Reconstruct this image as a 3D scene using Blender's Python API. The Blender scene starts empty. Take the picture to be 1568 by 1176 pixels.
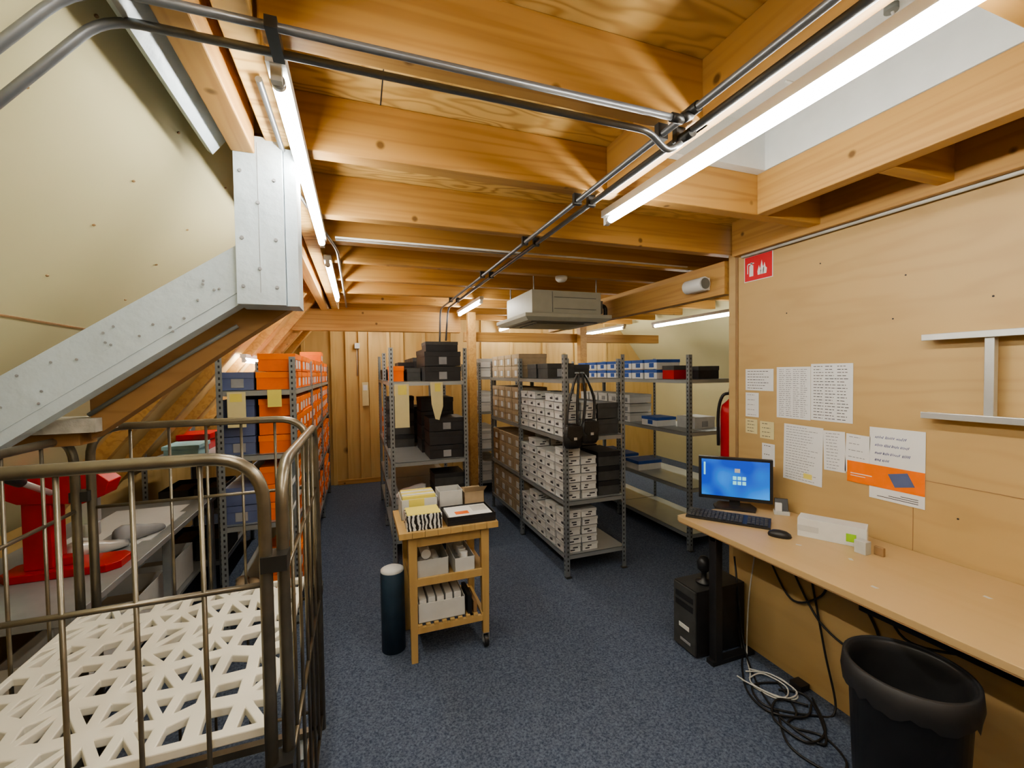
import bpy, bmesh, math, random
from mathutils import Vector, Matrix
random.seed(7)
R=random.random
def U(a,b): return random.uniform(a,b)

# ---------------------------------------------------------------- materials
def newmat(name):
    m=bpy.data.materials.new(name); m.use_nodes=True
    nt=m.node_tree; b=nt.nodes['Principled BSDF']
    return m,nt,b
def N(nt,t,**kw):
    n=nt.nodes.new(t)
    for k,v in kw.items(): setattr(n,k,v)
    return n
def plain(name,col,rough=.5,metal=0,var=.12,scale=12,bump=0,bscale=80,emit=0):
    m,nt,b=newmat(name)
    tc=N(nt,'ShaderNodeTexCoord'); no=N(nt,'ShaderNodeTexNoise')
    no.inputs['Scale'].default_value=scale; no.inputs['Detail'].default_value=4
    nt.links.new(tc.outputs['Object'],no.inputs['Vector'])
    r=N(nt,'ShaderNodeValToRGB')
    r.color_ramp.elements[0].position=.3; r.color_ramp.elements[1].position=.7
    r.color_ramp.elements[0].color=[c*(1-var) for c in col]+[1]
    r.color_ramp.elements[1].color=[min(1,c*(1+var)) for c in col]+[1]
    nt.links.new(no.outputs['Fac'],r.inputs['Fac']); nt.links.new(r.outputs['Color'],b.inputs['Base Color'])
    b.inputs['Roughness'].default_value=rough; b.inputs['Metallic'].default_value=metal
    if bump:
        n2=N(nt,'ShaderNodeTexNoise'); n2.inputs['Scale'].default_value=bscale; n2.inputs['Detail'].default_value=3
        nt.links.new(tc.outputs['Object'],n2.inputs['Vector'])
        bp=N(nt,'ShaderNodeBump'); bp.inputs['Strength'].default_value=bump; bp.inputs['Distance'].default_value=.01
        nt.links.new(n2.outputs['Fac'],bp.inputs['Height']); nt.links.new(bp.outputs['Normal'],b.inputs['Normal'])
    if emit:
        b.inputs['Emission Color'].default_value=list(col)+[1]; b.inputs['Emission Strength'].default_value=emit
    return m
def wood(name,c1,c2,c3,scale,freq=9,ringmix=.5,knots=True,rough=.55,kscale=3.0,detail=2.2,dpos=1.1):
    """contour lines of a stretched noise = sawn / rotary-cut grain"""
    m,nt,b=newmat(name); L=nt.links.new
    tc=N(nt,'ShaderNodeTexCoord'); mp=N(nt,'ShaderNodeMapping'); mp.inputs['Scale'].default_value=scale
    L(tc.outputs['Object'],mp.inputs['Vector'])
    no=N(nt,'ShaderNodeTexNoise'); no.inputs['Scale'].default_value=1; no.inputs['Detail'].default_value=detail; no.inputs['Roughness'].default_value=.45
    L(mp.outputs['Vector'],no.inputs['Vector'])
    mu=N(nt,'ShaderNodeMath',operation='MULTIPLY'); mu.inputs[1].default_value=freq*6.283
    L(no.outputs['Fac'],mu.inputs[0])
    si=N(nt,'ShaderNodeMath',operation='SINE'); L(mu.outputs[0],si.inputs[0])
    ma=N(nt,'ShaderNodeMath',operation='MULTIPLY_ADD'); ma.inputs[1].default_value=.5; ma.inputs[2].default_value=.5
    L(si.outputs[0],ma.inputs[0])
    pw=N(nt,'ShaderNodeMath',operation='POWER'); pw.inputs[1].default_value=2.2; L(ma.outputs[0],pw.inputs[0])
    sc=N(nt,'ShaderNodeMath',operation='MULTIPLY'); sc.inputs[1].default_value=ringmix; L(pw.outputs[0],sc.inputs[0])
    m1=N(nt,'ShaderNodeMixRGB'); m1.inputs[1].default_value=list(c1)+[1]; m1.inputs[2].default_value=list(c2)+[1]
    L(sc.outputs[0],m1.inputs[0])
    n2=N(nt,'ShaderNodeTexNoise'); n2.inputs['Scale'].default_value=dpos; n2.inputs['Detail'].default_value=3
    L(tc.outputs['Object'],n2.inputs['Vector'])
    r2=N(nt,'ShaderNodeValToRGB'); r2.color_ramp.elements[0].position=.35; r2.color_ramp.elements[1].position=.75
    r2.color_ramp.elements[0].color=(0,0,0,1); r2.color_ramp.elements[1].color=(.6,.6,.6,1)
    L(n2.outputs['Fac'],r2.inputs['Fac'])
    m2=N(nt,'ShaderNodeMixRGB'); m2.inputs[2].default_value=list(c3)+[1]; L(r2.outputs['Color'],m2.inputs[0]); L(m1.outputs[0],m2.inputs[1])
    out=m2
    if knots:
        vo=N(nt,'ShaderNodeTexVoronoi'); vo.inputs['Scale'].default_value=kscale
        L(tc.outputs['Object'],vo.inputs['Vector'])
        r3=N(nt,'ShaderNodeValToRGB'); r3.color_ramp.elements[0].position=.05; r3.color_ramp.elements[1].position=.10
        r3.color_ramp.elements[0].color=(.85,.85,.85,1); r3.color_ramp.elements[1].color=(0,0,0,1)
        L(vo.outputs['Distance'],r3.inputs['Fac'])
        m3=N(nt,'ShaderNodeMixRGB'); m3.inputs[2].default_value=[c*.35 for c in c2]+[1]
        L(r3.outputs['Color'],m3.inputs[0]); L(out.outputs[0],m3.inputs[1]); out=m3
    L(out.outputs[0],b.inputs['Base Color']); b.inputs['Roughness'].default_value=rough
    return m

M={}
M['ply']=wood('plywood_ceiling',(.70,.48,.18),(.38,.20,.05),(.72,.51,.22),(1.8,7,3),10,.85,True,.5,1.6)
M['joist']=wood('pine_joist',(.52,.30,.10),(.34,.17,.05),(.55,.335,.125),(.5,13,13),5,.6,True,.5,5.2,3)
M['joistY']=wood('pine_beam',(.51,.30,.105),(.34,.175,.055),(.54,.335,.125),(13,.5,13),5,.6,True,.5,5.2,3)
M['darkwood']=wood('aged_pine',(.30,.165,.06),(.20,.10,.035),(.33,.19,.08),(2.5,13,9),5,.55,True,.6,4.6,3)
M['wallply']=wood('plywood_wall',(.52,.36,.165),(.42,.275,.12),(.55,.40,.195),(2,.7,3.6),7,.4,False,.5,3,3.2)
M['backply']=wood('plywood_back_wall',(.60,.42,.18),(.48,.31,.11),(.62,.45,.20),(4,2,.6),6,.5,True,.55,1.5,3)
M['deskwood']=wood('desk_beech',(.55,.39,.20),(.50,.34,.16),(.57,.42,.23),(9,.7,2),4,.4,False,.38)
M['trolley']=wood('trolley_birch',(.56,.38,.16),(.46,.29,.10),(.58,.41,.19),(9,2,1),4,.5,False,.4)
M['beige']=plain('plasterboard_beige',(.52,.48,.29),.7,0,.05,1.5)
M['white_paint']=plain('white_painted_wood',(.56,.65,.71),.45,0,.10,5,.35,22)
M['shaft']=plain('white_recess_paint',(.72,.74,.73),.7,0,.03)
M['black']=plain('black_plastic',(.022,.022,.024),.4,0,.2)
M['leather']=plain('black_leather',(.02,.019,.018),.35,0,.3,30,.3,120)
M['blackbox']=plain('black_cardboard',(.025,.025,.028),.5,0,.2)
M['greybox']=plain('charcoal_cardboard',(.06,.062,.062),.55,0,.2)
M['orange']=plain('orange_cardboard',(.85,.17,.015),.5,0,.08)
M['orange2']=plain('orange_cardboard_lid',(.92,.21,.02),.45,0,.06)
M['blue']=plain('slate_blue_cardboard',(.11,.14,.27),.5,0,.1)
M['brightblue']=plain('blue_print',(.03,.10,.38),.5,0,.1)
M['white']=plain('white_cardboard',(.68,.69,.68),.5,0,.05)
M['white2']=plain('white_cardboard_lid',(.55,.56,.55),.5,0,.06)
M['tan']=plain('tan_cardboard',(.46,.36,.24),.6,0,.1)
M['brownbox']=plain('brown_cardboard',(.32,.20,.10),.65,0,.1)
M['paper']=plain('paper',(.76,.77,.77),.6,0,.02)
M['ink']=plain('ink',(.05,.05,.06),.6)
M['greyink']=plain('grey_print',(.30,.31,.33),.6)
M['blueink']=plain('blue_ink',(.04,.05,.25),.6)
M['yellow']=plain('yellow_paper',(.80,.70,.18),.6,0,.04)
M['paleyellow']=plain('pale_yellow_paper',(.70,.63,.36),.6,0,.04)
M['steel']=plain('galvanised_steel',(.30,.33,.35),.4,.5,.12,9)
M['steelshelf']=plain('galvanised_shelf',(.40,.43,.44),.38,.5,.1,3)
M['slot']=plain('slot_dark',(.035,.035,.04),.7)
M['conduit']=plain('steel_conduit',(.21,.22,.235),.36,.6,.06,20)
M['clamp']=plain('clamp_black',(.05,.05,.05),.4,.5)
M['bronze']=plain('zinc_tube',(.22,.195,.15),.33,.7,.28,9)
M['cream']=plain('cream_plastic',(.80,.77,.67),.5,0,.06,6)
M['red']=plain('red_paint',(.46,.012,.015),.35,0,.1)
M['signred']=plain('sign_red',(.62,.02,.03),.4,0,.04)
M['alu']=plain('aluminium',(.66,.67,.67),.3,.6,.08,9)
M['acwhite']=plain('aircon_offwhite',(.40,.41,.35),.45,0,.04)
M['acgrey']=plain('aircon_grille',(.17,.18,.17),.5)
M['fixture']=plain('white_enamel',(.72,.73,.72),.35,0,.03)
M['navy']=plain('navy_tube',(.04,.075,.12),.5,0,.15)
M['lime']=plain('lime_print',(.32,.60,.05),.5)
M['bench']=plain('grey_laminate',(.30,.32,.33),.35,.1,.08)
M['plate']=plain('blue_grey_plate',(.10,.13,.16),.4,.2,.08)
M['concrete']=plain('plaster_block',(.42,.40,.35),.8,0,.2,20,.3,60)
M['cablewhite']=plain('white_cable',(.6,.6,.57),.5)
M['lightblue']=plain('pale_blue_box',(.35,.58,.62),.5)
M['clear']=plain('translucent_plastic',(.5,.52,.5),.25,0,.05)
# carpet
m,nt,b=newmat('blue_carpet'); L=nt.links.new
tc=N(nt,'ShaderNodeTexCoord'); n1=N(nt,'ShaderNodeTexNoise'); n1.inputs['Scale'].default_value=95; n1.inputs['Detail'].default_value=5; n1.inputs['Roughness'].default_value=.8
L(tc.outputs['Object'],n1.inputs['Vector']); r=N(nt,'ShaderNodeValToRGB')
r.color_ramp.elements[0].position=.36; r.color_ramp.elements[0].color=(.042,.058,.098,1)
r.color_ramp.elements[1].position=.68; r.color_ramp.elements[1].color=(.19,.23,.31,1)
L(n1.outputs['Fac'],r.inputs['Fac'])
n3=N(nt,'ShaderNodeTexNoise'); n3.inputs['Scale'].default_value=2.5; L(tc.outputs['Object'],n3.inputs['Vector'])
mx=N(nt,'ShaderNodeMixRGB',blend_type='MULTIPLY'); mx.inputs[0].default_value=.15
L(r.outputs['Color'],mx.inputs[1]); L(n3.outputs['Fac'],mx.inputs[2]); L(mx.outputs[0],b.inputs['Base Color'])
b.inputs['Roughness'].default_value=.95; b.inputs['Specular IOR Level'].default_value=.15
bp=N(nt,'ShaderNodeBump'); bp.inputs['Strength'].default_value=.35; bp.inputs['Distance'].default_value=.005
L(n1.outputs['Fac'],bp.inputs['Height']); L(bp.outputs['Normal'],b.inputs['Normal']); M['carpet']=m
# tube
m,nt,b=newmat('fluorescent_tube'); b.inputs['Emission Color'].default_value=(1,.965,.87,1); b.inputs['Emission Strength'].default_value=76; M['tube']=m
# screen
m,nt,b=newmat('desktop_screen'); L=nt.links.new
tc=N(nt,'ShaderNodeTexCoord'); n1=N(nt,'ShaderNodeTexNoise'); n1.inputs['Scale'].default_value=5; n1.inputs['Detail'].default_value=1
L(tc.outputs['Object'],n1.inputs['Vector']); r=N(nt,'ShaderNodeValToRGB')
r.color_ramp.elements[0].position=.35; r.color_ramp.elements[0].color=(.01,.06,.45,1); r.color_ramp.elements[1].position=.7; r.color_ramp.elements[1].color=(.03,.30,.80,1)
L(n1.outputs['Fac'],r.inputs['Fac']); b.inputs['Base Color'].default_value=(0.01,.01,.02,1)
L(r.outputs['Color'],b.inputs['Emission Color']); b.inputs['Emission Strength'].default_value=1.2; M['screen']=m
M['icon']=plain('screen_icon',(.25,.75,.85),.5,0,.05,emit=.6)
# zebra
m,nt,b=newmat('zebra_print'); L=nt.links.new
tc=N(nt,'ShaderNodeTexCoord'); w=N(nt,'ShaderNodeTexWave'); w.inputs['Scale'].default_value=14; w.inputs['Distortion'].default_value=5; w.inputs['Detail Scale'].default_value=1.5
L(tc.outputs['Object'],w.inputs['Vector']); r=N(nt,'ShaderNodeValToRGB'); r.color_ramp.interpolation='CONSTANT'
r.color_ramp.elements[0].color=(.02,.02,.02,1); r.color_ramp.elements[1].position=.5; r.color_ramp.elements[1].color=(.75,.75,.72,1)
L(w.outputs['Fac'],r.inputs['Fac']); L(r.outputs['Color'],b.inputs['Base Color']); M['zebra']=m

# ---------------------------------------------------------------- mesh builder
class MB:
    def __init__(s): s.v=[];s.f=[];s.mi=[];s.sm=[];s.mats=[]
    def mid(s,k):
        if k not in s.mats: s.mats.append(k)
        return s.mats.index(k)
    def add(s,vs,fs,mat,Mx=None,smooth=False):
        o=len(s.v); i=s.mid(mat)
        for p in vs:
            p=Vector(p)
            if Mx is not None: p=Mx@p
            s.v.append(p)
        for f in fs:
            s.f.append([o+a for a in f]); s.mi.append(i); s.sm.append(smooth)
        return s
    def box(s,x0,x1,y0,y1,z0,z1,mat,Mx=None):
        return s.add([(x0,y0,z0),(x1,y0,z0),(x1,y1,z0),(x0,y1,z0),(x0,y0,z1),(x1,y0,z1),(x1,y1,z1),(x0,y1,z1)],
            [(0,3,2,1),(4,5,6,7),(0,1,5,4),(1,2,6,5),(2,3,7,6),(3,0,4,7)],mat,Mx)
    def prism(s,pts,y0,y1,mat,axis='y',Mx=None):
        n=len(pts)
        if axis=='y': P=[(a,y0,c) for a,c in pts]+[(a,y1,c) for a,c in pts]
        elif axis=='x': P=[(y0,a,c) for a,c in pts]+[(y1,a,c) for a,c in pts]
        else: P=[(a,c,y0) for a,c in pts]+[(a,c,y1) for a,c in pts]
        F=[tuple(range(n)),tuple(range(2*n-1,n-1,-1))]+[(i,n+i,n+(i+1)%n,(i+1)%n) for i in range(n)]
        return s.add(P,F,mat,Mx)
    def tube(s,pts,r,mat,seg=10,Mx=None,radii=None,cap=True):
        pts=[Vector(p) for p in pts]; n=len(pts); o=[]
        t=(pts[1]-pts[0]).normalized()
        a=Vector((0,0,1)) if abs(t.z)<.9 else Vector((1,0,0))
        u=t.cross(a).normalized()
        for i in range(n):
            if i==0: t=(pts[1]-pts[0])
            elif i==n-1: t=(pts[-1]-pts[-2])
            else: t=(pts[i+1]-pts[i]).normalized()+(pts[i]-pts[i-1]).normalized()
            if t.length<1e-9: t=Vector((0,0,1))
            t.normalize(); u=(u-t*u.dot(t))
            if u.length<1e-6: u=t.orthogonal()
            u.normalize(); w=t.cross(u); rr=radii[i] if radii else r
            for k in range(seg):
                an=2*math.pi*k/seg; o.append(pts[i]+u*math.cos(an)*rr+w*math.sin(an)*rr)
        F=[]
        for i in range(n-1):
            for k in range(seg):
                F.append((i*seg+k,i*seg+(k+1)%seg,(i+1)*seg+(k+1)%seg,(i+1)*seg+k))
        s.add(o,F,mat,Mx,True)
        if cap:
            b=len(s.v)-len(o); i=s.mid(mat)
            s.f.append([b+k for k in range(seg)][::-1]); s.mi.append(i); s.sm.append(False)
            s.f.append([b+(n-1)*seg+k for k in range(seg)]); s.mi.append(i); s.sm.append(False)
        return s
    def cyl(s,p0,p1,r,mat,seg=16,r2=None,Mx=None):
        return s.tube([p0,p1],r,mat,seg,Mx,[r,r if r2 is None else r2])
    def lathe(s,prof,cx,cy,mat,seg=36,Mx=None):
        V=[];F=[];n=len(prof)
        for (r,z) in prof:
            for k in range(seg):
                a=2*math.pi*k/seg; V.append((cx+r*math.cos(a),cy+r*math.sin(a),z))
        for i in range(n-1):
            for k in range(seg):
                F.append((i*seg+k,i*seg+(k+1)%seg,(i+1)*seg+(k+1)%seg,(i+1)*seg+k))
        return s.add(V,F,mat,Mx,True)
    def obj(s,name,bevel=0,fix=False,parent=None):
        me=bpy.data.meshes.new(name)
        xs=[p.x for p in s.v];ys=[p.y for p in s.v];zs=[p.z for p in s.v]
        c=Vector(((min(xs)+max(xs))/2,(min(ys)+max(ys))/2,min(zs)))
        me.from_pydata([p-c for p in s.v],[],s.f)
        for k in s.mats: me.materials.append(M[k])
        for p,i,sm in zip(me.polygons,s.mi,s.sm): p.material_index=i; p.use_smooth=sm
        if fix:
            bm=bmesh.new(); bm.from_mesh(me); bmesh.ops.recalc_face_normals(bm,faces=bm.faces); bm.to_mesh(me); bm.free()
        me.update()
        ob=bpy.data.objects.new(name,me); bpy.context.scene.collection.objects.link(ob); ob.location=c
        if bevel:
            md=ob.modifiers.new('bevel','BEVEL'); md.width=bevel; md.segments=2; md.limit_method='ANGLE'; md.angle_limit=math.radians(50)
        if parent:
            ob.parent=parent
        return ob
def T(x,y,z,rz=0,rx=0,ry=0):
    return Matrix.Translation((x,y,z))@Matrix.Rotation(rz,4,'Z')@Matrix.Rotation(ry,4,'Y')@Matrix.Rotation(rx,4,'X')
def rpath(pts,r,n=6):
    pts=[Vector(p) for p in pts]; out=[pts[0]]
    for i in range(1,len(pts)-1):
        a,b,c=pts[i-1],pts[i],pts[i+1]
        ra=min(r,(a-b).length*.48,(c-b).length*.48)
        p=b+(a-b).normalized()*ra; q=b+(c-b).normalized()*ra
        for k in range(n+1):
            t=k/n; out.append(p*(1-t)**2+b*2*t*(1-t)+q*t*t)
    out.append(pts[-1]); return out
def smooth(pts,n=8):
    P=[Vector(p) for p in pts]; P=[P[0]]+P+[P[-1]]; out=[]
    for i in range(1,len(P)-2):
        for k in range(n):
            t=k/n; a,b,c,d=P[i-1:i+3]
            out.append(.5*((2*b)+(c-a)*t+(2*a-5*b+4*c-d)*t*t+(3*b-3*c+d-a)*t**3))
    out.append(P[-2]); return out

# ---------------------------------------------------------------- room shell
Y0,Y1=-1.6,6.8
XW=2.45
MB().box(-1.82,5.4,Y0,Y1,-.06,0,'carpet').obj('floor')
c=MB()
for a in [(-.36,1.1,Y0,Y1),(2.0,XW+.08,Y0,2.3),(1.1,2.0,Y0,.56),(1.1,2.0,1.66,2.3),(1.1,4.4,2.3,Y1)]:
    c.box(a[0],a[1],a[2],a[3],2.6,2.64,'ply')
for y in (.78,2.0,3.22,4.44,5.66): c.box(-.3,1.08,y,y+.004,2.598,2.6,'slot')
c.box(.44,.444,-.5,.78,2.598,2.6,'slot'); c.box(.1,.104,.78,2.0,2.598,2.6,'slot')
c.obj('ceiling')
def sl(x): return 2.47+1.25*(x+.42)
def slope(x0,x1,y0,y1,mat,name):
    b=MB(); b.prism([(x1,sl(x1)),(x0,sl(x0)),(x0-.05,sl(x0)+.04),(x1-.05,sl(x1)+.04)],y0,y1,mat); return b
b=slope(-1.74,-.31,Y0,3.1,'beige','x')
for yy in [-.2,.25,.7,1.15,1.6,2.05]:
    for k in range(10):
        x=-.50-.12*k+U(-.012,.012)
        b.cyl((x+.003,yy+.02*k,sl(x)-.001),(x+.005,yy+.02*k,sl(x)-.004),.004,'brownbox',8)
b.prism([(-.95,sl(-.95)-.0005),(-.954,sl(-.954)-.0005),(-.9525,sl(-.954)-.002),(-.9485,sl(-.95)-.002)],Y0,3.1,'brownbox')
b.obj('ceiling_slope_left',fix=True)
slope(-1.74,-.31,3.1,Y1,'backply','x').obj('ceiling_slope_left_rear',fix=True)
b=MB()
for yy in [3.15,3.75,4.35,4.95,5.55,6.15]:
    b.prism([(-.36,sl(-.36)),(-1.70,sl(-1.70)),(-1.62,sl(-1.70)-.02),(-.30,sl(-.36)-.02)],yy,yy+.06,'joistY')
b.obj('roof_rafters',fix=True)
MB().box(-1.82,-1.74,Y0,Y1,0,.86,'backply').obj('wall_left')
b=MB(); b.box(-1.82,5.4,Y1,Y1+.08,0,2.64,'backply')
b.obj('wall_back')
b=MB()
for x in [-.75,-.36,-.16,.02,.16,.42,.62,.95,1.4,1.9,2.4,3.0,3.6,4.2]:
    b.box(x,x+.05,Y1-.035,Y1,0,2.6,'backply')
b.box(-.3,.45,Y1-.05,Y1-.035,.0,.07,'joist')
b.obj('trim_1',.003)
MB().box(-1.82,5.4,Y0-.08,Y0,0,2.64,'wallply').obj('wall_front')
b=MB(); b.box(XW,XW+.08,Y0,2.25,0,2.37,'wallply')
b.box(XW-.002,XW,Y0,1.52,1.09,1.093,'brownbox'); b.box(XW-.002,XW,1.26,1.262,.75,1.09,'brownbox')
for (y,z) in [(1.9,1.95),(1.7,2.2),(1.3,2.05),(1.0,1.9),(.6,2.1),(1.35,1.85),(.8,1.2),(1.1,.95),(2.1,.95)]:
    b.cyl((XW-.0015,y,z),(XW,y,z),.004,'slot',8)
b.obj('wall_right')
MB().box(XW-.008,XW+.09,2.25,2.268,0,2.37,'brownbox').obj('trim_2',.003)
MB().box(XW+.0,5.3,2.275,2.33,0,2.64,'wallply').obj('wall_right_return')
MB().box(5.3,5.38,2.3,Y1,0,1.5,'beige').obj('wall_right_rear')
MB().prism([(4.35,2.62),(5.32,1.4),(5.38,1.45),(4.42,2.66)],2.3,Y1,'beige').obj('ceiling_slope_right',fix=True)

# joists
b=MB()
for y,x1 in [(-1.2,2.45),(-.62,2.45),(-.05,2.45),(.49,2.45),(1.10,1.08),(1.66,2.45),(2.30,4.4),(2.74,4.4),(3.2,4.4),(3.8,4.4),(4.4,4.4),(5.0,4.4),(5.6,4.4),(6.2,4.4)]:
    b.box(-.19,x1,y,y+.07,2.4,2.6,'joist')
b.box(2.0,2.45,1.10,1.16,2.4,2.6,'joist')
b.obj('ceiling_joists',.004)
b=MB(); b.box(1.93,2.0,.56,1.66,2.4,2.6,'joistY'); b.box(1.05,1.10,.56,1.66,2.4,2.6,'joistY')
b.box(2.39,2.45,Y0,2.25,2.37,2.6,'joistY')
b.obj('skylight_trimmer_beams',.004)
b=MB(); H=2.82
b.box(1.925,1.99,.56,1.66,2.60,H,'shaft'); b.box(1.06,1.11,.56,1.66,2.60,H,'shaft')
b.box(1.11,1.925,1.61,1.66,2.6,H,'shaft'); b.box(1.11,1.925,.56,.61,2.6,H,'shaft')
b.box(1.06,1.99,.56,1.66,H,H+.04,'shaft')
b.obj('ceiling_recess')
b=MB(); b.tube(smooth([(1.70,.95,2.815),(1.72,.96,2.75),(1.70,1.05,2.70),(1.66,1.2,2.715),(1.6,1.25,2.74)]),.005,'cablewhite',6); b.cyl((1.70,.95,2.80),(1.70,.95,2.82),.02,'acgrey'); b.obj('recess_cable')

b=MB(); b.box(-.275,-.2,Y0,Y1,2.41,2.6,'ply'); b.obj('eaves_beam',.004)
b=MB(); b.box(-.375,-.305,Y0,1.66,2.36,2.5,'joistY'); b.box(-.375,-.305,1.8,Y1,2.36,2.5,'joistY'); b.obj('purlin_beam',.004)
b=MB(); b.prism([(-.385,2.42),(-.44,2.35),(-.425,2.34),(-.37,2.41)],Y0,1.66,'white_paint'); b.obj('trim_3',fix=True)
b=MB(); b.box(-1.2,1.25,5.4,5.5,2.13,2.38,'joist'); b.obj('rear_header_beam',.004)
b=MB(); b.box(1.3,4.3,5.4,5.48,2.02,2.14,'joist'); b.box(2.90,3.0,5.28,5.38,0,2.38,'joistY'); b.box(1.32,1.42,5.28,5.38,0,2.38,'joistY'); b.obj('rear_post_frame',.004)
b=MB(); b.box(XW-.03,XW+.05,2.34,5.28,2.14,2.37,'joistY'); b.obj('partition_header_beam',.004)

# truss
b=MB()
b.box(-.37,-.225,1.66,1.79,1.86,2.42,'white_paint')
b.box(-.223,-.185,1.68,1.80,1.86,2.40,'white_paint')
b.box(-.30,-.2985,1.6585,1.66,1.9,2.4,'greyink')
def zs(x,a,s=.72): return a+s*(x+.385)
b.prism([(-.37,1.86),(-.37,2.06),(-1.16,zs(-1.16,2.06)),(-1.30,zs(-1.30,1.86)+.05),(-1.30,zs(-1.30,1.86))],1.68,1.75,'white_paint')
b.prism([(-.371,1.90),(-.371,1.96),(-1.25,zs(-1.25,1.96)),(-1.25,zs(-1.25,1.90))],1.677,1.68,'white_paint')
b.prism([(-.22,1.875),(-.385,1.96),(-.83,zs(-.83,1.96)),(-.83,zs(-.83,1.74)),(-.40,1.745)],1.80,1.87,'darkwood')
for k in range(26):
    x=-.42-R()*.8; z=zs(x,1.87)+R()*.16
    b.cyl((x,1.676,z),(x,1.673,z),.004,'greyink',8)
for (x,z) in [(-.35,2.3),(-.25,2.28),(-.35,2.08),(-.25,2.08),(-.35,1.92),(-.25,1.92),(-.3,2.2),(-.3,1.98)]:
    b.cyl((x,1.66,z),(x,1.656,z),.006,'greyink',8)
b.box(-1.02,-.80,1.76,1.90,1.445,1.49,'concrete')
b.box(-1.12,-.86,1.80,1.90,1.40,1.44,'darkwood')
b.obj('roof_truss',.003,fix=True)
b=MB(); b.tube(rpath([(-.36,1.815,2.02),(-.60,1.79,1.87),(-.95,1.79,1.60)],.05),.008,'cablewhite',8)
b.tube(rpath([(-.40,1.79,1.80),(-.60,1.79,1.665),(-.83,1.79,1.50)],.05),.007,'acgrey',8)
b.obj('truss_cable')

# conduits
b=MB()
b.tube(rpath([(.93,Y0+.02,2.368),(.93,5.05,2.368),(.93,5.15,1.85)],.12),.011,'conduit')
b.tube(rpath([(1.0,Y0+.02,2.368),(1.0,4.95,2.368),(.99,5.05,2.0)],.12),.011,'conduit')
b.tube([(1.035,Y0+.02,2.385),(1.035,4.9,2.385)],.006,'cablewhite',8)
for y in [-.0,.55,1.14,1.70,2.33,3.23,4.43]:
    b.box(.912,.948,y,y+.02,2.353,2.4,'clamp'); b.box(.982,1.018,y,y+.02,2.353,2.4,'clamp')
b.obj('ceiling_conduits')
b=MB()
b.tube(rpath([(.90,1.02,2.34),(-.46,1.02,2.34),(-1.5,1.02,sl(-1.5)-.035)],.08),.0095,'conduit')
b.tube(rpath([(.98,1.12,2.335),(.93,1.12,2.30),(.86,1.11,2.34),(.82,1.10,2.34),(-.46,1.10,2.34),(-1.5,1.10,sl(-1.5)-.035)],.06),.0095,'conduit')
b.box(-.162,-.138,1.005,1.115,2.328,2.352,'clamp')
b.cyl((.86,1.02,2.34),(.90,1.02,2.34),.013,'clamp')
b.cyl((.895,1.02,2.34),(.93,1.02,2.36),.014,'clamp')
b.cyl((.93,.99,2.368),(.93,1.05,2.368),.016,'clamp'); b.cyl((1.0,1.09,2.36),(1.0,1.15,2.36),.016,'clamp')
b.obj('cross_conduits')
b=MB(); b.tube([(2.425,Y0+.02,2.36),(2.425,2.2,2.36)],.009,'cablewhite',8); b.obj('wall_cable')
b=MB(); b.tube(rpath([(-.225,1.3,2.395),(-.225,2.0,2.395),(-.10,2.9,2.39),(-.10,5.3,2.39)],.1),.009,'conduit',8); b.obj('eaves_conduit')
b=MB(); b.tube([(-.1,2.68,2.392),(1.04,2.68,2.392)],.006,'cablewhite',6); b.tube([(-.1,2.62,2.388),(2.35,2.62,2.388)],.006,'cablewhite',6); b.obj('joist_cables')

# ---------------------------------------------------------------- fluorescent lamps
def lamp(x,y0,y1,z):
    b=MB()
    b.box(x-.022,x+.022,y0-.03,y1+.03,z+.022,z+.055,'fixture')
    for y in (y0-.025,y1+.005): b.box(x-.012,x+.012,y,y+.02,z-.016,z+.025,'fixture')
    b.cyl((x,y0,z),(x,y0+.02,z),.0165,'alu'); b.cyl((x,y1-.02,z),(x,y1,z),.0165,'alu')
    b.cyl((x,y0+.02,z),(x,y1-.02,z),.016,'tube',14)
    return b.obj('fluorescent_lamp',fix=True)
lamp(-.165,1.19,2.58,2.335); lamp(-.165,-.6,.87,2.335); lamp(-.165,3.05,4.5,2.335)
lamp(1.147,.3,1.80,2.335); lamp(1.147,-1.45,-.05,2.335); lamp(1.2,4.25,5.25,2.335)
lamp(3.75,3.4,4.8,2.2); lamp(3.75,5.5,6.6,2.25); lamp(2.2,5.7,6.7,2.3); lamp(.3,5.75,6.6,2.33); lamp(-.9,4.2,5.3,1.75)

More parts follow.
